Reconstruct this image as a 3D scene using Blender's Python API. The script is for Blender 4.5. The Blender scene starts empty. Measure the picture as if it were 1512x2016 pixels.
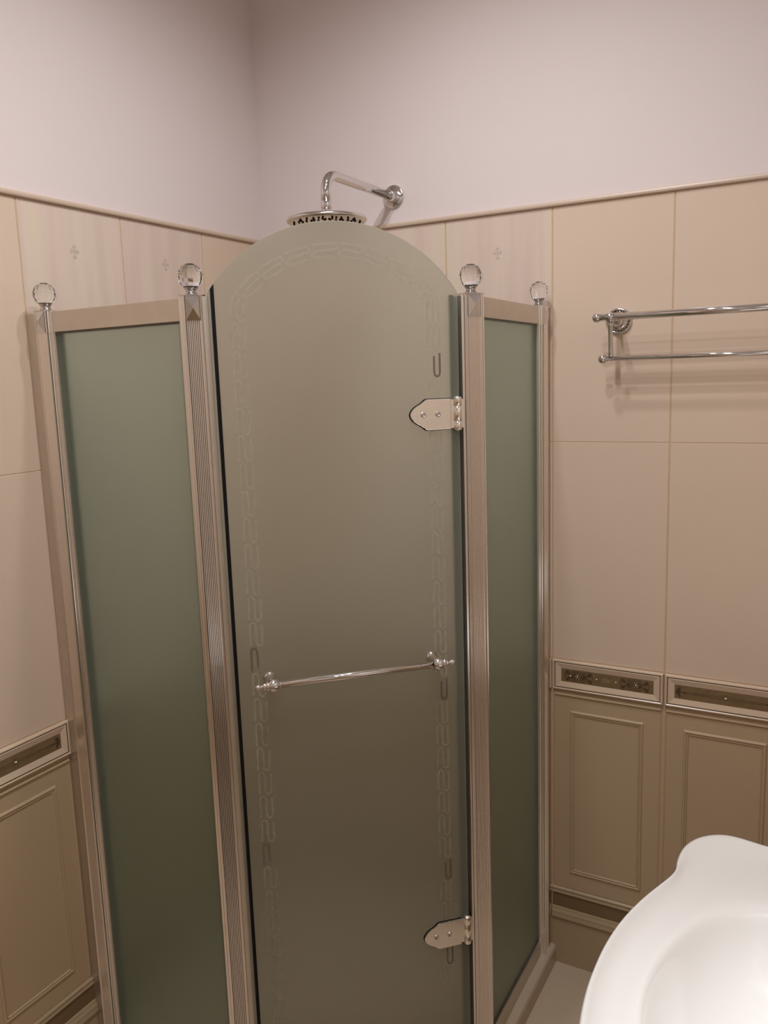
import bpy, bmesh, math, random
from mathutils import Vector, Matrix

# ------------------------------------------------------------------ camera
sc = bpy.context.scene
CAM_POS = Vector((1.6015, -2.1419, 1.7124))
YAW, PITCH, ROLL, FPX = 0.5119, -0.1613, -0.0335, 1629.24
def camera():
    cy, sy, cp, sp = math.cos(YAW), math.sin(YAW), math.cos(PITCH), math.sin(PITCH)
    f = Vector((-sy*cp, cy*cp, sp)); r = Vector((cy, sy, 0)); u = r.cross(f)
    cr, sr = math.cos(ROLL), math.sin(ROLL)
    r2 = r*cr + u*sr; u2 = u*cr - r*sr
    m = Matrix((( r2.x, u2.x, -f.x, CAM_POS.x), (r2.y, u2.y, -f.y, CAM_POS.y), (r2.z, u2.z, -f.z, CAM_POS.z), (0, 0, 0, 1)))
    cd = bpy.data.cameras.new('camera'); cd.sensor_fit = 'HORIZONTAL'; cd.sensor_width = 36
    cd.lens = FPX/1512*36; cd.clip_start = .02
    co = bpy.data.objects.new('camera', cd); sc.collection.objects.link(co); co.matrix_world = m
    sc.camera = co
camera()
# ------------------------------------------------------------------ render look, world, lamps
sc.view_settings.view_transform = 'Standard'
sc.view_settings.look = 'None'
sc.view_settings.gamma = 1
sc.view_settings.use_curve_mapping = False
sc.view_settings.exposure = 0.0
sc.render.engine = 'CYCLES'
sc.cycles.use_denoising = True
sc.cycles.max_bounces = 12
sc.cycles.diffuse_bounces = 5
sc.cycles.transmission_bounces = 10
sc.cycles.transparent_max_bounces = 10
sc.cycles.sample_clamp_indirect = 4.0
w = bpy.data.worlds.new('world'); sc.world = w; w.use_nodes = True
w.node_tree.nodes['Background'].inputs[0].default_value = (1, .9, .82, 1)
w.node_tree.nodes['Background'].inputs[1].default_value = 0.0
LAMP_COL, LAMP_Z = (.95, .965, 1.0), 2.935
for (x, y, e) in ((.82, -.74, 5.3), (1.04, -1.05, 6.0), (1.04, -1.45, 6.0), (1.04, -1.9, 6.2)):    # a row of round ceiling downlights
    ld = bpy.data.lights.new('ceiling_downlight', 'AREA'); ld.energy = e; ld.color = LAMP_COL; ld.shape = 'DISK'; ld.size = .085; ld.spread = math.radians(160)
    lo = bpy.data.objects.new('ceiling_downlight', ld); sc.collection.objects.link(lo); lo.location = (x, y, LAMP_Z)
ld = bpy.data.lights.new('basin_fill_spot', 'SPOT'); ld.energy = 120; ld.color = LAMP_COL; ld.spot_size = math.radians(31); ld.spot_blend = 1; ld.shadow_soft_size = .04  # added spot to brighten the basin; no such lamp is known there
lo = bpy.data.objects.new('basin_fill_spot', ld); sc.collection.objects.link(lo); lo.location = (1.80, -1.18, LAMP_Z)

# ------------------------------------------------------------------ helpers
COL = sc.collection
class MB:
    def __init__(s): s.v = []; s.f = []; s.m = []; s.sm = []
    def add(s, vs, fs, mi=0, smooth=False):
        b = len(s.v); s.v += [tuple(v) for v in vs]
        for f in fs: s.f.append(tuple(b+i for i in f)); s.m.append(mi); s.sm.append(smooth)
    def box(s, lo, hi, M=None, mi=0):
        vs = [Vector((x, y, z)) for x in (lo[0], hi[0]) for y in (lo[1], hi[1]) for z in (lo[2], hi[2])]
        if M: vs = [M @ v for v in vs]
        s.add(vs, [(0,1,3,2),(4,6,7,5),(0,4,5,1),(2,3,7,6),(0,2,6,4),(1,5,7,3)], mi)
    def prism(s, poly, z0, z1, M=None, mi=0, smooth=False):     # poly in local xy, extruded in z
        n = len(poly)
        vs = [Vector((p[0], p[1], z0)) for p in poly]+[Vector((p[0], p[1], z1)) for p in poly]
        if M: vs = [M @ v for v in vs]
        s.add(vs, [(i, (i+1) % n, n+(i+1) % n, n+i) for i in range(n)], mi, smooth)
        s.add(vs, [tuple(range(n-1, -1, -1)), tuple(range(n, 2*n))], mi)
    def lathe(s, prof, M=None, seg=32, mi=0, smooth=True):      # prof: (r, h) about local z
        vs = []; n = len(prof)
        for k in range(seg):
            a = 2*math.pi*k/seg
            for r, h in prof: vs.append(Vector((r*math.cos(a), r*math.sin(a), h)))
        if M: vs = [M @ v for v in vs]
        fs = []
        for k in range(seg):
            k2 = (k+1) % seg
            for i in range(n-1): fs.append((k*n+i, k2*n+i, k2*n+i+1, k*n+i+1))
        s.add(vs, fs, mi, smooth)
    def tube(s, pts, r, seg=16, mi=0, caps=True):
        pts = [Vector(p) for p in pts]; rs = r if isinstance(r, (list, tuple)) else [r]*len(pts)
        t = (pts[1]-pts[0]).normalized(); up = Vector((0, 0, 1)) if abs(t.z) < .9 else Vector((1, 0, 0))
        nrm = t.cross(up).normalized(); vs = []
        for i, p in enumerate(pts):
            a = pts[max(i-1, 0)]; b = pts[min(i+1, len(pts)-1)]; t = (b-a).normalized()
            nrm = (nrm-t*nrm.dot(t)).normalized(); bi = t.cross(nrm)
            for k in range(seg):
                an = 2*math.pi*k/seg; vs.append(p+(nrm*math.cos(an)+bi*math.sin(an))*rs[i])
        fs = []
        for i in range(len(pts)-1):
            for k in range(seg):
                k2 = (k+1) % seg; fs.append((i*seg+k, i*seg+k2, (i+1)*seg+k2, (i+1)*seg+k))
        s.add(vs, fs, mi, True)
        if caps: s.add(vs, [tuple(range(seg-1, -1, -1)), tuple(range(len(vs)-seg, len(vs)))], mi)
    def frames(s, W, H, levels, M, mi=0, fill=None):
        # nested rectangles: levels = (inset, height[, material]); local x,y in plane, z out
        rings = []
        for L in levels:
            i, h = L[0], L[1]
            rings.append([Vector((i, i, h)), Vector((W-i, i, h)), Vector((W-i, H-i, h)), Vector((i, H-i, h))])
        for k in range(len(rings)-1):
            vs = [M @ v for v in rings[k]+rings[k+1]]
            s.add(vs, [(j, (j+1) % 4, 4+(j+1) % 4, 4+j) for j in range(4)], mi)
        if fill is not None: s.add([M @ v for v in rings[-1]], [(0, 1, 2, 3)], fill)
    def build(s, name, mats, parent=None, bevel=0, loc=None):
        me = bpy.data.meshes.new(name); me.from_pydata(s.v, [], s.f); me.update()
        for m in (mats if isinstance(mats, (list, tuple)) else [mats]): me.materials.append(m)
        for p, mi, sm in zip(me.polygons, s.m, s.sm): p.material_index = mi; p.use_smooth = sm
        bm = bmesh.new(); bm.from_mesh(me); bmesh.ops.remove_doubles(bm, verts=bm.verts, dist=1e-6)
        bmesh.ops.recalc_face_normals(bm, faces=bm.faces); bm.to_mesh(me); bm.free()
        o = bpy.data.objects.new(name, me); COL.objects.link(o)
        if parent: o.parent = parent; o.matrix_parent_inverse = world_of(parent).inverted()
        if bevel:
            b = o.modifiers.new('bevel', 'BEVEL'); b.width = bevel; b.segments = 2; b.limit_method = 'ANGLE'
        return o
def world_of(o):
    m = o.matrix_basis.copy()
    if o.parent: m = world_of(o.parent) @ o.matrix_parent_inverse @ m
    return m
def empty(name, loc, label, cat, group=None):
    o = bpy.data.objects.new(name, None); COL.objects.link(o); o.location = loc; o.empty_display_size = .05
    o['label'] = label; o['category'] = cat
    if group: o['group'] = group
    return o
def struct(o): o['kind'] = 'structure'; return o
def frame(origin, x, y, z):
    x, y, z = Vector(x), Vector(y), Vector(z)
    return Matrix(((x.x, y.x, z.x, origin[0]), (x.y, y.y, z.y, origin[1]), (x.z, y.z, z.z, origin[2]), (0, 0, 0, 1)))

# ------------------------------------------------------------------ materials
def mat(name, col, rough=.5, metal=0., spec=.5, coat=0., noise=0., nscale=8, bump=0., bscale=60, trans=0., ior=1.5, col2=None):
    m = bpy.data.materials.new(name); m.use_nodes = True; nt = m.node_tree; b = nt.nodes['Principled BSDF']
    b.inputs['Base Color'].default_value = (*col, 1); b.inputs['Roughness'].default_value = rough
    b.inputs['Metallic'].default_value = metal; b.inputs['Specular IOR Level'].default_value = spec
    b.inputs['Coat Weight'].default_value = coat; b.inputs['Transmission Weight'].default_value = trans; b.inputs['IOR'].default_value = ior
    tc = nt.nodes.new('ShaderNodeTexCoord')
    if noise:
        n = nt.nodes.new('ShaderNodeTexNoise'); n.inputs['Scale'].default_value = nscale; n.inputs['Detail'].default_value = 3
        nt.links.new(tc.outputs['Object'], n.inputs['Vector'])
        r = nt.nodes.new('ShaderNodeValToRGB'); c2 = col2 or tuple(c*(1-noise) for c in col)
        r.color_ramp.elements[0].position = .35; r.color_ramp.elements[1].position = .65
        r.color_ramp.elements[0].color = (*c2, 1); r.color_ramp.elements[1].color = (*col, 1)
        nt.links.new(n.outputs['Fac'], r.inputs['Fac']); nt.links.new(r.outputs['Color'], b.inputs['Base Color'])
    if bump:
        n = nt.nodes.new('ShaderNodeTexNoise'); n.inputs['Scale'].default_value = bscale; n.inputs['Detail'].default_value = 4
        nt.links.new(tc.outputs['Object'], n.inputs['Vector'])
        bp = nt.nodes.new('ShaderNodeBump'); bp.inputs['Strength'].default_value = bump; bp.inputs['Distance'].default_value = .002
        nt.links.new(n.outputs['Fac'], bp.inputs['Height']); nt.links.new(bp.outputs['Normal'], b.inputs['Normal'])
    return m
PAINT = mat('matt_pink_white_paint', (.765, .665, .645), .85, bump=.15, bscale=90, noise=.02, nscale=2)
CEIL = mat('ceiling_paint', (.80, .79, .78), .9, bump=.1)
TILE = mat('cream_glazed_tile', (.70, .55, .425), .28, noise=.03, nscale=3, bump=.05, bscale=5)
TILE2 = mat('pink_striped_watercolour_tile', (.71, .585, .49), .28)
PANELT = mat('cream_relief_tile', (.50, .368, .235), .3, noise=.03, nscale=3)
GROUT = mat('tan_grout', (.60, .42, .27), .8, noise=.1, nscale=60)
MOTIF = mat('pale_grey_motif', (.58, .475, .40), .3)
STRIP = mat('bronze_brown_strip', (.21, .135, .065), .38, noise=.15, nscale=60)
ORN = mat('dark_bronze_ornament', (.10, .065, .032), .4)
PEARL = mat('pearl_dot', (.85, .75, .6), .15)
GOLD = mat('pale_gold_line', (.6, .48, .32), .25, metal=.3)
PLINTH = mat('cream_plinth_tile', (.45, .34, .21), .35, noise=.04, nscale=4)
FLOOR = mat('cream_floor_tile', (.58, .46, .34), .3, noise=.05, nscale=3, bump=.05, bscale=10)
TRAYM = mat('ivory_acrylic', (.54, .43, .32), .3)
CHROME = mat('chrome', (.72, .69, .68), .07, metal=1, noise=.03, nscale=40)
ALU = mat('polished_aluminium', (.92, .87, .83), .17, metal=.96)
SATIN = mat('satin_aluminium', (.66, .60, .53), .42, metal=.9, noise=.05, nscale=30)
STEEL = mat('polished_steel_hinge', (.92, .88, .83), .13, metal=1, noise=.04, nscale=50)
DARKAL = mat('dark_channel', (.10, .10, .085), .5)
BLACK = mat('black_rubber', (.004, .004, .004), .6, spec=.2)
SEAL = mat('green_grey_seal', (.05, .075, .062), .5)
WHITEPORC = mat('white_porcelain', (.80, .785, .76), .12, coat=.3)
CRYSTAL = mat('cut_crystal', (1, 1, 1), .0, trans=1, ior=1.5)
def add_stripes(m):
    nt = m.node_tree; b = nt.nodes['Principled BSDF']; tc = nt.nodes.new('ShaderNodeTexCoord')
    mp = nt.nodes.new('ShaderNodeMapping'); mp.inputs['Scale'].default_value = (1, 1, .06)
    n = nt.nodes.new('ShaderNodeTexNoise'); n.inputs['Scale'].default_value = 22; n.inputs['Detail'].default_value = 2
    r = nt.nodes.new('ShaderNodeValToRGB'); e = r.color_ramp.elements
    e[0].position = .35; e[1].position = .66; e[0].color = (.66, .52, .44, 1); e[1].color = (.70, .59, .465, 1)
    k = r.color_ramp.elements.new(.5); k.color = (.70, .56, .465, 1)
    nt.links.new(tc.outputs['Object'], mp.inputs['Vector']); nt.links.new(mp.outputs['Vector'], n.inputs['Vector'])
    nt.links.new(n.outputs['Fac'], r.inputs['Fac']); nt.links.new(r.outputs['Color'], b.inputs['Base Color'])
add_stripes(TILE2)
def glass_mat(name, col, trans, rough, diffcol):
    m = bpy.data.materials.new(name); m.use_nodes = True; nt = m.node_tree; b = nt.nodes['Principled BSDF']
    b.inputs['Base Color'].default_value = (*col, 1); b.inputs['Roughness'].default_value = rough; b.inputs['IOR'].default_value = 1.3
    b.inputs['Transmission Weight'].default_value = 1
    tr = nt.nodes.new('ShaderNodeBsdfTranslucent'); tr.inputs[0].default_value = (*diffcol, 1)
    df = nt.nodes.new('ShaderNodeBsdfDiffuse'); df.inputs[0].default_value = (*diffcol, 1)
    tc = nt.nodes.new('ShaderNodeTexCoord'); n = nt.nodes.new('ShaderNodeTexNoise'); n.inputs['Scale'].default_value = 900
    nt.links.new(tc.outputs['Object'], n.inputs['Vector'])
    bp = nt.nodes.new('ShaderNodeBump'); bp.inputs['Strength'].default_value = .1; bp.inputs['Distance'].default_value = .0005
    nt.links.new(n.outputs['Fac'], bp.inputs['Height']); nt.links.new(bp.outputs['Normal'], df.inputs['Normal'])
    m1 = nt.nodes.new('ShaderNodeMixShader'); m1.inputs[0].default_value = .5
    nt.links.new(df.outputs[0], m1.inputs[1]); nt.links.new(tr.outputs[0], m1.inputs[2])
    m2 = nt.nodes.new('ShaderNodeMixShader'); m2.inputs[0].default_value = trans
    nt.links.new(m1.outputs[0], m2.inputs[1]); nt.links.new(b.outputs[0], m2.inputs[2])
    nt.links.new(m2.outputs[0], nt.nodes['Material Output'].inputs['Surface'])
    return m
GLASS = glass_mat('frosted_green_glass', (.83, .95, .86), .74, .5, (.31, .355, .28))
DOORGLASS = glass_mat('frosted_clear_glass', (.935, .955, .89), .76, .5, (.49, .47, .385))
ETCH = glass_mat('clear_etched_line', (.98, .98, .94), .63, .25, (.66, .63, .52))
ETCHD = mat('painted_dark_interior_line', (.15, .125, .09), .2)  # opaque dark tone painted in for the dim interior seen through clear lines

# ------------------------------------------------------------------ room shell
RX, FY, CZ = 1.88, -2.75, 2.95
ZT, ZM, ZBT, ZBB, ZS = 2.1254, 1.5283, .9294, .8412, .2409
def tiled_wall(name, M, length, joints, decor, side):
    """M maps local (x along wall, y up, z out of the wall)."""
    b = MB(); th = .12
    b.box((-.12 if side else 0, 0, -th), (length, CZ, -.0009), M, 1)        # masonry and grout face
    b.box((0, ZT, -.0009), (length, CZ, 0), M, 0)                           # painted plaster
    js = [0]+[j for j in joints if 0 < j < length]+[length]
    g = .0019
    for k in range(len(js)-1):
        a, c = js[k]+(g if k else 0), js[k+1]-(g if k < len(js)-2 else 0)
        mi = 3 if k in decor else 2
        for z0, z1 in ((ZM, ZT), (ZBT, ZM)):
            e = .0007
            b.frames(c-a, z1-z0-.0016, [(0, -.0012), (0, -e), (e, 0)], M @ Matrix.Translation((a, z0+.0008, 0)), mi, mi)
            if k in decor and z0 == ZM:                                    # little fleur motif down each tile
                cx = (a+c)/2 if c-a > .29 else (c-.15)
                for zz in (2.027, 1.827, 1.627):
                    T = M @ Matrix.Translation((cx, zz, .0004))
                    for qi, (sx, sy, ox, oy) in enumerate(((.0035, .014, 0, 0), (.010, .003, 0, .001), (.006, .0055, 0, .011), (.006, .005, 0, -.012), (.004, .006, .009, .001), (.004, .006, -.009, .001))):
                        b.add([T @ Vector((ox+x, oy+y, qi*.00008)) for x, y in ((-sx, 0), (-sx*.4, -sy*.5), (0, -sy), (sx*.4, -sy*.5), (sx, 0), (sx*.4, sy*.5), (0, sy), (-sx*.4, sy*.5))], [tuple(range(8))], 4)
        # relief panel tile below the band
        W = c-a; T = M @ Matrix.Translation((a, ZS+.001, 0)); H = ZBB-ZS-.002
        b.frames(W, H, [(0, -.004), (0, -.001), (.001, 0)], T, 5, 5)
        i0, zb, zt = .049, .2914-ZS-.001, .7825-ZS-.001
        if W > .2:
            T2 = T @ Matrix.Translation((i0, zb, .0))
            b.frames(W-2*i0, zt-zb, [(0, 0), (.0015, .003), (.004, .0045), (.0065, .004), (.0075, .0015), (.009, .0012), (.010, .003), (.0115, .003), (.013, .0)], T2, 5)
        if W > .02:                                                        # rounded ridge under the band
            pr = [(0, 0), (.0015, .003), (.004, .005), (.007, .004), (.009, 0)]
            y0 = .8225
            for q in range(len(pr)-1):
                (ya, za), (yb, zb2) = pr[q], pr[q+1]
                b.add([M @ Vector(v) for v in ((a+.004, y0+ya, za), (c-.004, y0+ya, za), (c-.004-yb*.3, y0+yb, zb2), (a+.004+yb*.3, y0+yb, zb2))], [(0, 1, 2, 3)], 5)
            for xa in (a+.0035, c-.0065):                                  # soft vertical edges of the tile
                for q in range(2):
                    xs = (xa, xa+.0015, xa+.003); hs = (0, .0012, 0)
                    b.add([M @ Vector(v) for v in ((xs[q], ZS+.01, hs[q]), (xs[q+1], ZS+.01, hs[q+1]), (xs[q+1], .82, hs[q+1]), (xs[q], .82, hs[q]))], [(0, 1, 2, 3)], 5)
    return struct(b.build(name, [PAINT, GROUT, TILE, TILE2, MOTIF, PANELT]))
MBACK = frame((0, 0, 0), (1, 0, 0), (0, 0, 1), (0, -1, 0))        # back wall: local x -> +X, y -> Z, z -> -Y
MLEFT = frame((0, 0, 0), (0, -1, 0), (0, 0, 1), (1, 0, 0))        # left wall: local x -> -Y
JB = [.0193+.3*k for k in range(0, 7)]
JL = [.2791+.3*k for k in range(0, 9)]
tiled_wall('wall_back', MBACK, RX, JB, (2, 3), True)
tiled_wall('wall_left', MLEFT, -FY, JL, (1, 2), False)

# border moulding above the tiles
def border(name, M, L):
    b = MB(); pr = [(0, 0), (0, .006), (.002, .0085), (.006, .0095), (.0105, .0085), (.0125, .006), (.0125, 0)]
    vs = []
    for x in (0, L): vs += [M @ Vector((x, ZT+p[0], p[1])) for p in pr]
    n = len(pr); b.add(vs, [(i, i+1, n+i+1, n+i) for i in range(n-1)]+[(0, n, 2*n-1, n-1)], 0, False)
    return struct(b.build(name, [mat('cream_border_glaze', (.62, .48, .375), .35)]))
border('trim_1', MBACK, RX); border('trim_2', MLEFT, -FY)

# listello band: one relief frame with a bronze strip per tile
def scroll(b, T, cx, cy, r0, turns, sgn, ph, wd, mi, h=.0008):
    pts = []
    N = int(14*turns)
    for i in range(N+1):
        u = i/N; a = ph+sgn*2*math.pi*turns*u; r = r0*(1-.8*u)
        pts.append((cx+r*math.cos(a), cy+r*math.sin(a)))
    ribbon(b, T, pts, wd, mi, h)
def ribbon(b, T, pts, wd, mi, h=.0008, close=False):
    n = len(pts); L = []; R = []
    for i, p in enumerate(pts):
        a = pts[i-1] if i or close else pts[0]; c = pts[(i+1) % n] if i < n-1 or close else pts[-1]
        tx, ty = c[0]-a[0], c[1]-a[1]; l = math.hypot(tx, ty) or 1; nx, ny = -ty/l, tx/l
        L.append((p[0]+nx*wd/2, p[1]+ny*wd/2)); R.append((p[0]-nx*wd/2, p[1]-ny*wd/2))
    vs = [T @ Vector((*q, h)) for q in L]+[T @ Vector((*q, h)) for q in R]
    b.add(vs, [(i, i+1, n+i+1, n+i) for i in range(n-1)], mi)
def dot(b, T, x, y, r, mi, h=.0008):
    b.lathe([(r, h-.0008), (r*.85, h+r*.35), (r*.5, h+r*.65), (.0001, h+r*.75)], T @ Matrix.Translation((x, y, 0)), 12, mi)
def listello(name, M, L, joints, ornate, side):
    b = MB(); js = [0]+[j for j in joints if 0 < j < L]+[L]
    b.box((0, ZBB, -.001), (L, ZBT, .0005), M, 3)
    for k in range(len(js)-1):
        a, c = js[k]+.0018, js[k+1]-.0018; W = c-a; H = ZBT-ZBB-.002; y0 = ZBB+.001
        T = M @ Matrix.Translation((a, y0, 0))
        if W < .06:
            b.frames(W, H, [(0, 0), (0, .007), (.002, .010), (.004, .009), (.006, .006)], T, 0, 0); continue
        b.frames(W, H, [(0, 0), (0, .006), (.0015, .009), (.0045, .010), (.0065, .008)], T, 0)
        b.frames(W, H, [(.0065, .008), (.0068, .005), (.0082, .005)], T, 4)
        b.frames(W, H, [(.0082, .005), (.0084, .0075), (.0105, .0085), (.0125, .0078), (.0245, .0045)], T, 0, 1)
        # ornaments on the strip
        S = T @ Matrix.Translation((W/2, H/2, .0045)); hw, hh = W/2-.026, H/2-.026
        if W < .29:
            S = T @ Matrix.Translation((W-.15, H/2, .0045)); hw = .122
            if W < .28: continue
        if k in ornate:
            for sg in (-1, 1):
                for (ox, s0) in ((.075, 1), (.075, -1)):
                    for vy in (-1, 1):
                        scroll(b, S, sg*ox+s0*.012, vy*.0085, .0075, 1.3, vy*s0, -vy*math.pi/2, .0018, 2)
                        scroll(b, S, sg*ox+s0*.028, vy*.009, .0065, 1.3, -vy*s0, vy*math.pi/2, .0016, 2)
                        ribbon(b, S, [(sg*ox, 0), (sg*ox+s0*.010, vy*.003), (sg*ox+s0*.020, vy*.002), (sg*ox+s0*.034, vy*.012)], .002, 2)
                        ribbon(b, S, [(sg*ox, 0), (sg*ox+s0*.004, vy*.008), (sg*ox+s0*.002, vy*.016)], .0022, 2)
                    ribbon(b, S, [(sg*ox+s0*.034, -.014), (sg*ox+s0*.038, 0), (sg*ox+s0*.034, .014)], .0016, 2)
                dot(b, S, sg*.078, 0, .0024, 5)
                for q in range(6):
                    aa = q*math.pi/3; dot(b, S, sg*.078+.006*math.cos(aa), .006*math.sin(aa), .0009, 5)
                dot(b, S, sg*.026, 0, .002, 5)
            dot(b, S, -.098, 0, .0022, 5)
            for vy in (-1, 1):
                scroll(b, S, -.006, 0, .006, .8, vy, 0, .0009, 6); scroll(b, S, .006, 0, .005, .8, vy, math.pi, .0009, 6)
        else:
            for vy in (-1, 1): ribbon(b, S, [(-.1, vy*.0012), (0, vy*.0030), (.1, vy*.0012)], .0007, 2)
            dot(b, S, 0, 0, .0028, 5)
            for q in (-1, 1): ribbon(b, S, [(q*.0, .004), (q*.004, .009), (q*.006, .008)], .0009, 2)
            for sg in (-1, 1):
                for vy in (-1, 1):
                    scroll(b, S, sg*.112, vy*.006, .0052, 1.1, vy*sg, -vy*math.pi/2, .0018, 2)
                    ribbon(b, S, [(sg*.12, vy*.001), (sg*.108, vy*.012), (sg*.114, vy*.014)], .002, 2)
                ribbon(b, S, [(sg*.118, 0), (sg*.095, 0)], .0035, 2)
                dot(b, S, sg*.098, 0, .0016, 2)
    return struct(b.build(name, [mat('cream_listello_glaze', (.66, .51, .375), .22), STRIP, ORN, GROUT, mat('brown_line', (.17, .10, .055), .5), PEARL, GOLD]))
listello('trim_3', MBACK, RX, JB, (2, 4, 6), True)
listello('trim_4', MLEFT, -FY, JL, (2, 5, 7), False)

# plinth with a dark strip
def plinth(name, M, L, joints):
    b = MB()
    pr = [(ZS+.0005, 0, 0), (ZS, .004, 0), (.2385, .0065, 0), (.2345, .0068, 0), (.2325, .0045, 0), (.2300, .0045, 0), (.2290, .0075, 0), (.2245, .0078, 0), (.2229, .0035, 0),
          (.1795, .0035, 1), (.1788, .0075, 0), (.1755, .0085, 0), (.1735, .0085, 0), (.1645, .0125, 0), (.1625, .0115, 0), (.1500, .0135, 0), (.1480, .0125, 0), (.1455, .006, 0), (.0, .006, 0)]
    js = [0]+[j for j in joints if 0 < j < L]+[L]
    for k in range(len(js)-1):
        a, c = js[k]+.0012, js[k+1]-.0012
        for i in range(len(pr)-1):
            (z1, h1, _), (z2, h2, m2) = pr[i], pr[i+1]
            b.add([M @ Vector(v) for v in ((a, z1, h1), (c, z1, h1), (c, z2, h2), (a, z2, h2))], [(0, 1, 2, 3)], m2)
        vs = [M @ Vector((x, z, h)) for x in (a, c) for z, h, _ in pr+[(0, 0, 0)]]; n = len(pr)+1
        b.add(vs, [tuple(range(n)), tuple(range(2*n-1, n-1, -1))], 0)
    b.box((0, 0, -.001), (L, ZS, .003), M, 2)
    return struct(b.build(name, [PLINTH, mat('dark_plinth_strip', (.20, .125, .06), .35), GROUT]))
plinth('baseboard_back', MBACK, RX, [j-.0 for j in JB]); plinth('baseboard_left', MLEFT, -FY, JL)

b = MB(); b.box((-.12, FY-.12, -.1), (RX+.12, .12, -.004), None, 1)
x = -.27
while x < RX:
    y = -3.0
    while y < .05:
        b.box((max(x, -.01)+.001, max(y, FY-.01)+.001, -.006), (min(x+.6, RX+.01)-.001, min(y+.6, .004)-.001, 0), None, 0); y += .6
    x += .6
struct(b.build('floor', [FLOOR, GROUT]))
b = MB(); b.box((-.12, FY-.12, CZ), (RX+.12, .12, CZ+.1)); struct(b.build('ceiling', CEIL))
def plain_wall(name, lo, hi):
    b = MB(); b.box((lo[0], lo[1], 0), (hi[0], hi[1], ZBB), None, 2); b.box((lo[0], lo[1], ZBB), (hi[0], hi[1], ZT), None, 1); b.box((lo[0], lo[1], ZT), (hi[0], hi[1], CZ), None, 0)
    return struct(b.build(name, [CEIL, mat('plain_tile', (.64, .54, .44), .3), PANELT]))
plain_wall('wall_right', (RX, FY-.12), (RX+.12, .12)); plain_wall('wall_front', (-.12, FY-.12), (RX, FY))

# ------------------------------------------------------------------ shower tray
S2 = 2**-.5
def offset_tray(d):
    K = 1.4284-d*(2**.5)
    return [(0.002, -.002), (.932-d, -.002), (.932-d, -(K-(.932-d))), (K-(.915-d), -(.915-d)), (.002, -(.915-d))]
b = MB()
rings = [(0, 0.0), (0, .045), (.003, .052), (.010, .055), (.075, .055), (.085, .05), (.11, .02)]
polys = [[Vector((p[0], p[1], z)) for p in offset_tray(d)] for d, z in rings]
# inner rings must also leave the two wall sides
for (d, z), P in zip(rings, polys):
    if d > .02:
        for v in P:
            if v.x < .01: v.x += d
            if v.y > -.01: v.y -= d
for i in range(len(polys)-1):
    b.add(polys[i]+polys[i+1], [(j, (j+1) % 5, 5+(j+1) % 5, 5+j) for j in range(5)])
b.add(polys[-1], [tuple(range(5))]); b.add(polys[0], [tuple(range(4, -1, -1))])
tray = b.build('shower_tray', TRAYM)
tray['label'] = 'low ivory pentagonal shower tray with rounded edge under the glass enclosure'; tray['category'] = 'shower tray'

# ------------------------------------------------------------------ shower enclosure
enc = empty('shower_enclosure', (.5, -.5, .055), 'corner shower enclosure with frosted glass, fluted metal posts, crystal finials and an arched door', 'shower enclosure')
PZ0, PZ1 = .055, 1.880
P1, P2, P3, P4 = (.056, -.872), (.485, -.884), (.898, -.486), (.898, -.045)
def section():
    half = [(.0143, .0150), (.0148, .0178), (.0160, .0186), (.0171, .0178), (.0174, .0120), (.0190, .0120), (.0195, .0142), (.0204, .0146), (.0211, .0132), (.0216, .0085), (.0234, .0080), (.0240, .0098), (.0249, .0098), (.0256, .0080), (.0256, -.0150)]
    fl = []; N = 8; w0 = .0140
    for i in range(N):
        x0 = -w0+2*w0*i/N; x1 = -w0+2*w0*(i+1)/N; d = (x1-x0)
        fl += [(x0+d*.14, .0153), (x0+d*.30, .0169), (x0+d*.5, .0172), (x0+d*.70, .0169), (x0+d*.86, .0153), (x1, .0138)]
    left = [(-u, n) for u, n in half][::-1]
    return left+[(-w0, .0138)]+fl[:-1]+half
SEC = section()
def finial(post, M):
    """crystal ball on a chrome collar; M: local frame at the top of the post, z up"""
    c = MB(); c.lathe([(.0001, 0), (.0118, 0), (.0130, .0012), (.0126, .0030), (.0106, .0045), (.0102, .0085), (.0110, .0112), (.0132, .0126), (.0134, .0150)], M, 32)
    c.lathe([(.0118, -.0002), (.0134, .0002), (.0128, .0016), (.0110, .0018)], M, 32, 1); c.lathe([(.0134, .0148), (.0136, .0156), (.0125, .0170), (.0001, .0172)], M, 32, 1)
    co = c.build('finial_collar', [mat('dark_chrome', (.50, .48, .47), .08, metal=1), BLACK], post)
    bm = bmesh.new(); bmesh.ops.create_uvsphere(bm, u_segments=14, v_segments=9, radius=.0252)
    for v in bm.verts:
        v.co = v.co @ Matrix.Rotation(.2, 3, 'Z')
        if v.co.z < -.0190: v.co.z = -.0190
    mb = MB(); bm.verts.ensure_lookup_table(); bm.verts.index_update()
    T = M @ Matrix.Translation((0, 0, .0163+.0190))
    mb.add([T @ v.co for v in bm.verts], [tuple(v.index for v in f.verts) for f in bm.faces]); bm.free()
    ball = mb.build('crystal_ball', CRYSTAL, co)
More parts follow.
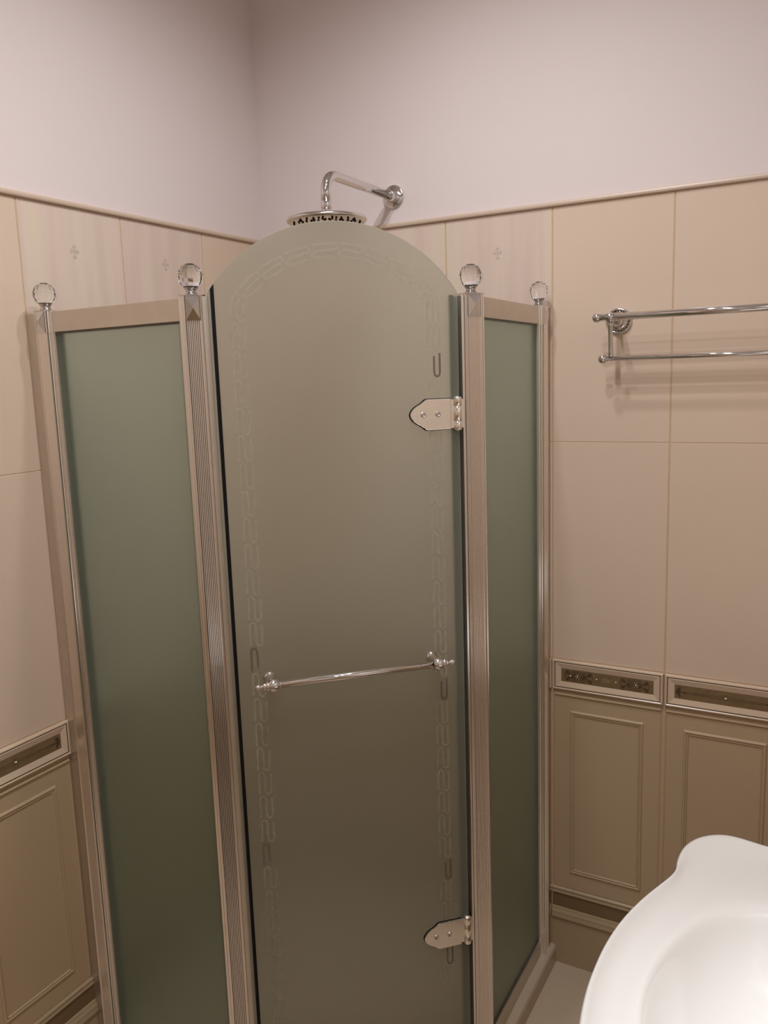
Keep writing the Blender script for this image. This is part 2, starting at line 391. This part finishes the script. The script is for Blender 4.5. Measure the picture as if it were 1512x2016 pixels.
def make_post(c, nvec):
    n = Vector((*nvec, 0)).normalized(); u = Vector((-n.y, n.x, 0))
    # local x = u, y = n, z up
    M = frame((c[0], c[1], 0), u, n, (0, 0, 1))
    b = MB(); b.prism(SEC, PZ0, PZ1-.0015, M); post = b.build('post', ALU, enc)
    cp = MB(); out = [(u_*1.04, n_*1.02) for u_, n_ in SEC if abs(u_) > .0185]
    cp.prism([(-.0264, -.0155), (.0264, -.0155), (.0264, .0105), (.0195, .0150), (.0175, .0192), (-.0175, .0192), (-.0195, .0150), (-.0264, .0105)], PZ1-.0015, PZ1, M)
    cp.build('end_cap', CHROME, post)
    pm = MB(); H = .046; z1 = PZ1-.002
    base = [(-.0138, z1-H), (.0138, z1-H), (.0138, z1), (-.0138, z1)]
    vs = [M @ Vector((x, .0150, z)) for x, z in base]+[M @ Vector((x, .0182, z)) for x, z in base]+[M @ Vector((0, .0262, z1-H/2))]
    pm.add(vs, [(0, 1, 5, 4), (1, 2, 6, 5), (2, 3, 7, 6), (3, 0, 4, 7), (4, 5, 8), (5, 6, 8), (6, 7, 8), (7, 4, 8), (0, 3, 2, 1)])
    pm.build('pyramid_stud', CHROME, post)
    finial(post, M @ Matrix.Translation((0, 0, PZ1)))
    return post
make_post(P1, (0, -1))
make_post(P2, (S2, -S2))
make_post(P3, (S2, -S2))
make_post(P4, (1, 0))
def side_panel(A, B, outward):
    A, B = Vector((*A, 0)), Vector((*B, 0)); u = (B-A); L = u.length; u.normalize(); n = Vector((0, 0, 1)).cross(u)
    if n.dot(Vector((*outward, 0))) < 0: n = -n
    M = frame(A, u, n, (0, 0, 1)) if u.cross(n).z > 0 else frame(A, u, n, (0, 0, 1))
    e = .026
    for nm, z0, z1 in (('top_rail', 1.833, 1.877), ('bottom_rail', PZ0, .100)):
        b = MB(); b.box((e, -.012, z0), (L-e, .008, z1), M)
        r = b.build(nm, SATIN, enc, bevel=.0012)
        zz = z0 if nm == 'top_rail' else z1
        k = MB(); k.box((e, -.004, zz-.004), (L-e, .0045, zz+.004), M); k.build('rail_gasket', DARKAL, r)
    g = MB(); g.box((e, -.003, .094), (L-e, .003, 1.838), M)
    go = g.build('side_glass', GLASS, enc)
    for x0 in (e+.009, L-e-.014):
        s = MB(); s.box((x0, -.013, .100), (x0+.005, -.0045, 1.833), M); s.build('edge_gasket', SEAL, go)
    for x0, x1 in ((e-.002, e+.004), (L-e-.004, L-e+.002)):
        s = MB(); s.box((x0, -.010, .100), (x1, .0055, 1.833), M); s.build('glazing_bead', SATIN, go)
side_panel(P1, P2, (0, -1)); side_panel(P3, P4, (1, 0))
for (lo, hi) in (((0.0, -.882, PZ0), (.030, -.858, PZ1-.004)), ((.886, -.019, PZ0), (.912, -.0, PZ1-.004))):
    b = MB(); b.box(lo, hi); b.build('wall_profile', SATIN, enc, bevel=.001)
# door, local frame: x = t along the door, y = outward, z = up; origin where the door plane k = .995 is
KD = .995
MD = frame((KD*S2, -KD*S2, 0), (S2, S2, 0), (S2, -S2, 0), (0, 0, 1))
def arcz(t, inset=0.): return 1.715+math.sqrt((.304-inset)**2-t*t)
def door_outline():
    N = 48; pts = [(-.2545, .075), (.2545, .075)]
    for i in range(N+1):
        t = .2545-2*.2545*i/N; pts.append((t, arcz(t)))
    return pts
b = MB(); T = MD @ frame((0, 0, 0), (1, 0, 0), (0, 0, 1), (0, 1, 0))        # poly in (t,z), extruded outward
b.prism(door_outline(), -.006, 0, T)
door = b.build('door', DOORGLASS, enc, bevel=.0008)
# black magnetic seal behind the left edge and channel
b = MB()
b.add([T @ Vector(v) for y in (-.0105, .0005) for v in ((-.2485, .08, y), (-.2415, .08, y), (-.2415, arcz(.2415)-.001, y), (-.2485, arcz(.2485)-.001, y))],
      [(0, 1, 2, 3), (7, 6, 5, 4), (0, 4, 5, 1), (1, 5, 6, 2), (2, 6, 7, 3), (3, 7, 4, 0)])
b.build('door_seal', BLACK, door)
for t0, t1, y0, y1, mt in ((-.2640, -.2520, -.026, -.008, SATIN), (.2500, .2660, -.040, -.024, DARKAL), (.240, .2470, -.016, -.0065, SEAL)):
    b = MB(); b.box((t0, y0, .06), (t1, y1, 1.876), MD); b.build('door_jamb', mt, enc)
# etched pattern: three parallel lines looping in an S, following the border of the door
def path_point(s):
    """s from 0 at the top centre, positive to the right; returns (t, z, tangent) in door plane"""
    R = .248; zc = 1.715; A = math.asin(.2/R); La = R*A
    if abs(s) <= La:
        a = s/R; return R*math.sin(a), zc+R*math.cos(a), (math.cos(a), -math.sin(a))
    q = abs(s)-La; z = zc+R*math.cos(A)-q
    return math.copysign(.2, s), z, ((0, -1) if s > 0 else (0, 1))
def etch(s0, m, wd=.0044, cut=0):
    b = MB(); strokes = []
    strokes.append([(.004, -.0125), (.040, -.0125), (.046, -.0105), (.049, -.006), (.046, -.0015), (.040, .0), (.008, .0), (.000, .002), (-.002, .0065), (.000, .011), (.006, .0125), (.046, .0125)])
    for st in strokes:
        st = st[cut:]; P = []
        for i in range(len(st)-1):
            for q in range(4):
                ds, dw = st[i][0]+(st[i+1][0]-st[i][0])*q/4, st[i][1]+(st[i+1][1]-st[i][1])*q/4
                t, z, (tx, tz) = path_point(s0-ds); P.append((t-tz*dw, z+tx*dw))
        t, z, (tx, tz) = path_point(s0-st[-1][0]); P.append((t-tz*st[-1][1], z+tx*st[-1][1]))
        ribbon(b, T, P, wd, 0, .0003)
    return b.build('etched_motif', m, door)
La = .248*math.asin(.2/.248); UN = .053
allu = []
s = -La-1.62
while s < La+1.62: allu.append(s); s += .0545
allu = [q for q in allu if path_point(q)[1] > .17 and path_point(q-.06)[1] > .15]
def in_hinge(q): t, z, _ = path_point(q-.027); return t > 0 and (abs(z-1.632) < .02 or abs(z-.43) < .02)
allu = [q for q in allu if not in_hinge(q)]
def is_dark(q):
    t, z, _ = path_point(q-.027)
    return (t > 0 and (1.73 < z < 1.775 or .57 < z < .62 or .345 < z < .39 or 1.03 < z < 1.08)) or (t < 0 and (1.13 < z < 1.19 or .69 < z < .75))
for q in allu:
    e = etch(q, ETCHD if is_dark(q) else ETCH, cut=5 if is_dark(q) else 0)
    if is_dark(q): e['label'] = 'stretch of the etched border painted dark for the dim interior behind it'
# hinges
def hinge(z):
    b = MB(); pts = [(.2335, -.032), (.2335, .032), (.1800, .032), (.1755, .0300), (.1725, .0270), (.1690, .0250), (.1640, .0215), (.1605, .0200), (.1570, .0180), (.1500, .0130), (.1450, .0065), (.1430, 0)]
    pts = pts+[(t, -q) for t, q in pts[-2:1:-1]]
    b.prism([(t, z+q) for t, q in pts], .0014, .0065, T)
    b.box((.2335, .0, z-.030), (.2440, .0035, z+.030), MD)
    h = b.build('hinge', STEEL, enc, bevel=.0012)
    k = MB(); k.prism([(t+(.0012 if t > .2 else -.0014), z+q*1.04) for t, q in pts], .0002, .0016, T); k.build('hinge_gasket', BLACK, h)
    for t in (.1715, .2040):
        s = MB(); MS = MD @ Matrix.Translation((t, .0065, z)) @ Matrix.Rotation(-math.pi/2, 4, 'X')
        s.lathe([(.0062, 0), (.0060, .001), (.0048, .0022), (.0040, .0024), (.0035, .0012), (.0001, .0010)], MS, 24); s.build('screw', CHROME, h)
    s = MB(); MS = MD @ Matrix.Translation((.2495, .0035, z))
    s.lathe([(.0001, -.037), (.0040, -.037), (.0078, -.034), (.0088, -.032), (.0088, -.0165), (.0080, -.0160), (.0088, -.0155), (.0088, .0155), (.0080, .016), (.0088, .0165), (.0088, .032), (.0078, .034), (.0040, .037), (.0001, .037)], MS, 24)
    s.box((.2500-.2495, -.006, -.030), (.2640-.2495, -.001, .030), MS); s.build('hinge_barrel', STEEL, h)
    return h
hinge(1.632); hinge(.428)
# towel bar handle
ZH, YH = 1.104, .050
b = MB(); b.tube([MD @ Vector((-.178, YH, ZH)), MD @ Vector((.178, YH, ZH))], .0072, 24)
hd = b.build('door_handle', CHROME, enc)
for sg in (-1, 1):
    MM = MD @ Matrix.Translation((sg*.178, 0, ZH)) @ Matrix.Rotation(-math.pi/2, 4, 'X')
    b = MB(); b.lathe([(.0001, 0), (.0128, 0), (.0135, .003), (.0125, .006), (.0105, .0075), (.0095, .011), (.0088, .020), (.0085, .034), (.0100, .038), (.0105, .041), (.0001, .046)], MM, 28)
    b.build('handle_mount', CHROME, hd)
    MK = MD @ Matrix.Translation((sg*.178, YH, ZH)) @ Matrix.Rotation(sg*math.pi/2, 4, 'Y')
    b = MB(); b.lathe([(.0073, -.0125), (.0105, -.0110), (.0130, -.006), (.0138, 0), (.0128, .005), (.0098, .0085), (.0085, .0095), (.0104, .0105), (.0104, .0125), (.0080, .0140), (.0062, .0165), (.0078, .0180), (.0062, .0195), (.0035, .0225), (.0032, .0245), (.0052, .0265), (.0064, .0300), (.0055, .0335), (.0032, .0358), (.0001, .0365)], MK, 28)
    b.build('handle_knob', CHROME, hd)

# ------------------------------------------------------------------ shower head
sh = empty('rain_shower', (.4644, 0, 2.21), 'round chrome rain shower head on an angled wall arm above the arched door', 'shower')
HX, HY, HZ = .4630, -.352, 2.095
pts = [(HX, -.005, 2.208), (HX, -.20, 2.2075)]
cyy, czz, rr = HY+.045, 2.2075-.045, .045
for i in range(0, 13):
    a = math.radians(90+90*i/12); pts.append((HX, cyy+rr*math.cos(a), czz+rr*math.sin(a)))
pts.append((HX, HY, HZ+.047))
b = MB(); b.tube(pts, .0121, 24); b.build('shower_arm', CHROME, sh)
b = MB(); MF = Matrix.Translation((HX, 0, 2.208)) @ Matrix.Rotation(math.pi/2, 4, 'X')
b.lathe([(.0001, -.001), (.0318, -.001), (.0326, .002), (.0313, .0050), (.0295, .0058), (.0160, .0066), (.0150, .010), (.0148, .030), (.0140, .0315), (.0120, .0317)], MF, 40)
b.build('wall_flange', CHROME, sh)
MH = Matrix.Translation((HX, HY, HZ))
b = MB(); b.lathe([(.0001, .050), (.0121, .050), (.0121, .0478), (.0128, .0470), (.0134, .0445), (.0134, .0300), (.0124, .0285), (.0112, .0275), (.0112, .022), (.0135, .018), (.0135, .010), (.0001, .010)], MH, 28)
b.build('swivel_nut', CHROME, sh)
b = MB(); b.lathe([(.0001, .012), (.020, .0115), (.055, .0095), (.090, .0075), (.0965, .0055), (.0985, .0015), (.0980, -.0015), (.0955, -.0035), (.086, -.004), (.0001, -.004)], MH, 64)
hdisc = b.build('head_disc', mat('shower_head_chrome', (.70, .66, .62), .16, metal=1), sh)
bm_ = MB(); bm_.lathe([(.0001, -.0030), (.0015, -.0030), (.0025, -.002), (.0027, 0)], None, 10)
noz0 = None
random.seed(3)
for k in range(16):
    a0 = 2*math.pi*k/16
    for j, r in enumerate((.038, .049, .060, .071, .081)):
        a = a0+(0, .10, .0, -.10, .06)[j]*(1 if k % 2 else -1)
        p = (HX+r*math.cos(a), HY+r*math.sin(a), HZ-.0042)
        if noz0 is None:
            nz = noz0 = bm_.build('nozzle', BLACK, hdisc)
        else:
            nz = noz0.copy(); COL.objects.link(nz); nz.parent = hdisc
        nz.location = p

# ------------------------------------------------------------------ towel rack
tr = empty('towel_rack', (1.091, 0, 1.832), 'double-bar chrome towel rack with ball ends on the tiled back wall', 'towel rack')
TX1 = 1.640
YT, YL, ZTB, ZLB = -.088, -.066, 1.8375, 1.7385
for nm, x0, y, z, r in (('upper_bar', 1.0625, YT, ZTB, .0088), ('lower_bar', 1.072, YL, ZLB, .0058)):
    xe = 1.091+TX1-x0
    b = MB(); b.tube([(x0, y, z), (xe, y, z)], r, 24); ba = b.build(nm, CHROME, tr)
    for x, sg in ((x0, -1), (xe, 1)):
        b = MB(); b.lathe([(.0001, -.0115)]+[(.0116*math.sin(a), -.0115*math.cos(a)) for a in [math.pi*i/14 for i in range(1, 14)]]+[(.0001, .0115)], Matrix.Translation((x+sg*.004, y, z)), 28)
        b.build('end_ball', CHROME, ba)
for x in (1.091, TX1):
    MF = Matrix.Translation((x, 0, 1.8315)) @ Matrix.Rotation(math.pi/2, 4, 'X')
    b = MB(); b.lathe([(.0001, 0), (.0315, 0), (.0325, .003), (.0315, .0065), (.0290, .0080), (.0265, .0078), (.0262, .0068), (.0235, .0068), (.0232, .0085), (.0190, .0110), (.0140, .0125), (.0138, .0160), (.0120, .0190), (.0090, .0220), (.0080, .030), (.0080, .070), (.0090, .082), (.0085, .094), (.0001, .096)], MF, 40)
    # dark broken rope ring round the flange
    br = b.build('bracket', CHROME, tr)
    b = MB()
    for k in range(22):
        a0 = 2*math.pi*(k+.14)/22; a1 = 2*math.pi*(k+.86)/22
        vs = [MF @ Vector((r*math.cos(a), r*math.sin(a), .0072)) for r in (.0234, .0266) for a in (a0+(.05 if r > .025 else 0), a1+(.05 if r > .025 else 0))]
        b.add(vs, [(0, 1, 3, 2)])
    b.build('rope_ring', BLACK, br)
    sg = -1 if x < 1.3 else 1
    b = MB(); b.lathe([(.0001, -.020), (.0075, -.020), (.0082, -.012), (.0100, -.004), (.0106, .002), (.0092, .010), (.0001, .0102)], Matrix.Translation((x+sg*.002, YT, ZTB)) @ Matrix.Rotation(-sg*math.pi/2, 4, 'Y') , 24); b.build('bar_sleeve', CHROME, br)
    b = MB(); xs = x+sg*.004
    b.tube([(xs, YT+.012, ZTB-.004), (xs, YT+.014, ZTB-.020), (xs, YT+.018, 1.80), (xs, YT+.020, 1.770), (xs, YL+.002, 1.755), (xs, YL, ZLB+.002)], [.0072, .0062, .0058, .0058, .0066, .0072], 20)
    b.build('drop_stem', CHROME, br)

# ------------------------------------------------------------------ wash basin
SK = empty('pedestal_basin', (1.62, -1.03, 0), 'white porcelain pedestal wash basin with scalloped rim on the right', 'wash basin')
YC = -1.045
# outline of half the rim (wall corner -> wing -> waist -> bowl front), y measured from the axis YC, symmetric
HALF = [(1.876, .455), (1.78, .452), (1.68, .450), (1.60, .446), (1.52, .444), (1.470, .455), (1.435, .455), (1.400, .430), (1.378, .385), (1.374, .330), (1.378, .295), (1.366, .255), (1.346, .200), (1.327, .130), (1.317, .060), (1.315, 0.0)]
def crom(P, n):
    out = []
    for i in range(len(P)-1):
        p0, p1, p2, p3 = P[max(i-1, 0)], P[i], P[i+1], P[min(i+2, len(P)-1)]
        for k in range(n):
            t = k/n
            out.append(tuple(.5*((2*p1[j])+(-p0[j]+p2[j])*t+(2*p0[j]-5*p1[j]+4*p2[j]-p3[j])*t*t+(-p0[j]+3*p1[j]-3*p2[j]+p3[j])*t**3) for j in (0, 1)))
    out.append(P[-1]); return out
full = HALF+[(x, -y) for x, y in HALF[-2::-1]]
OUT = crom(full, 6)
BX, BA, BBB = 1.570, .180, .262          # basin centre and half axes
ZR = .850
def ringpt(p, f, z):                      # f=0 on the rim outline, f=1 on the basin ellipse, f>1 inside
    dx, dy = p[0]-BX, p[1]
    a = math.atan2(dy/BBB, dx/BA); e = (BX+BA*math.cos(a), BBB*math.sin(a))
    if f <= 1: q = (p[0]*(1-f)+e[0]*f, p[1]*(1-f)+e[1]*f)
    else: g = f-1; q = (e[0]*(1-g)+BX*g, e[1]*(1-g))
    return Vector((q[0], YC+q[1], z))
ringsS = [(.60, ZR-.21), (.42, ZR-.15), (.22, ZR-.085), (.10, ZR-.050), (.035, ZR-.036), (.006, ZR-.026), (0, ZR-.016), (.008, ZR-.006), (.035, ZR-.0005), (.075, ZR+.001), (.14, ZR-.003), (.25, ZR-.008), (.5, ZR-.010), (.78, ZR-.009), (.90, ZR-.008), (.97, ZR-.010), (1.02, ZR-.018), (1.07, ZR-.034), (1.18, ZR-.062), (1.36, ZR-.094), (1.6, ZR-.122), (1.8, ZR-.136), (1.95, ZR-.146)]
b = MB(); vs = []; n = len(OUT)
for f, z in ringsS:
    loop = [ringpt(p, f, z) for p in OUT]
    for it in range(int(min(abs(f), .4)*260)):        # let the waist melt away towards the bowl
        loop = [(loop[i-1]+loop[i]*2+loop[(i+1) % n])/4 if 3 < i < n-4 else loop[i] for i in range(n)]
    vs += loop
fs = []
for i in range(len(ringsS)-1):
    for k in range(n):
        k2 = (k+1) % n; fs.append((i*n+k, i*n+k2, (i+1)*n+k2, (i+1)*n+k))
b.add(vs, fs, 0, True)
b.add(vs, [tuple(range(len(vs)-n, len(vs))), tuple(range(n-1, -1, -1))], 0, True)
basin = b.build('basin', WHITEPORC, SK)
ss = basin.modifiers.new('sub', 'SUBSURF'); ss.levels = 1; ss.render_levels = 1
b = MB(); b.lathe([(.0001, 0), (.022, 0), (.023, .0015), (.019, .003), (.012, .0015), (.0001, .0012)], Matrix.Translation((BX, YC, ZR-.1455)), 28); b.build('drain', CHROME, basin)
b = MB(); b.lathe([(.0001, 0), (.130, 0), (.128, .02), (.110, .05), (.088, .12), (.078, .30), (.082, .48), (.110, .60), (.135, .66), (.0001, .66)], Matrix.Translation((1.69, YC, 0)) @ Matrix.Diagonal((1, .95, 1, 1)), 40); b.build('pedestal', WHITEPORC, SK)
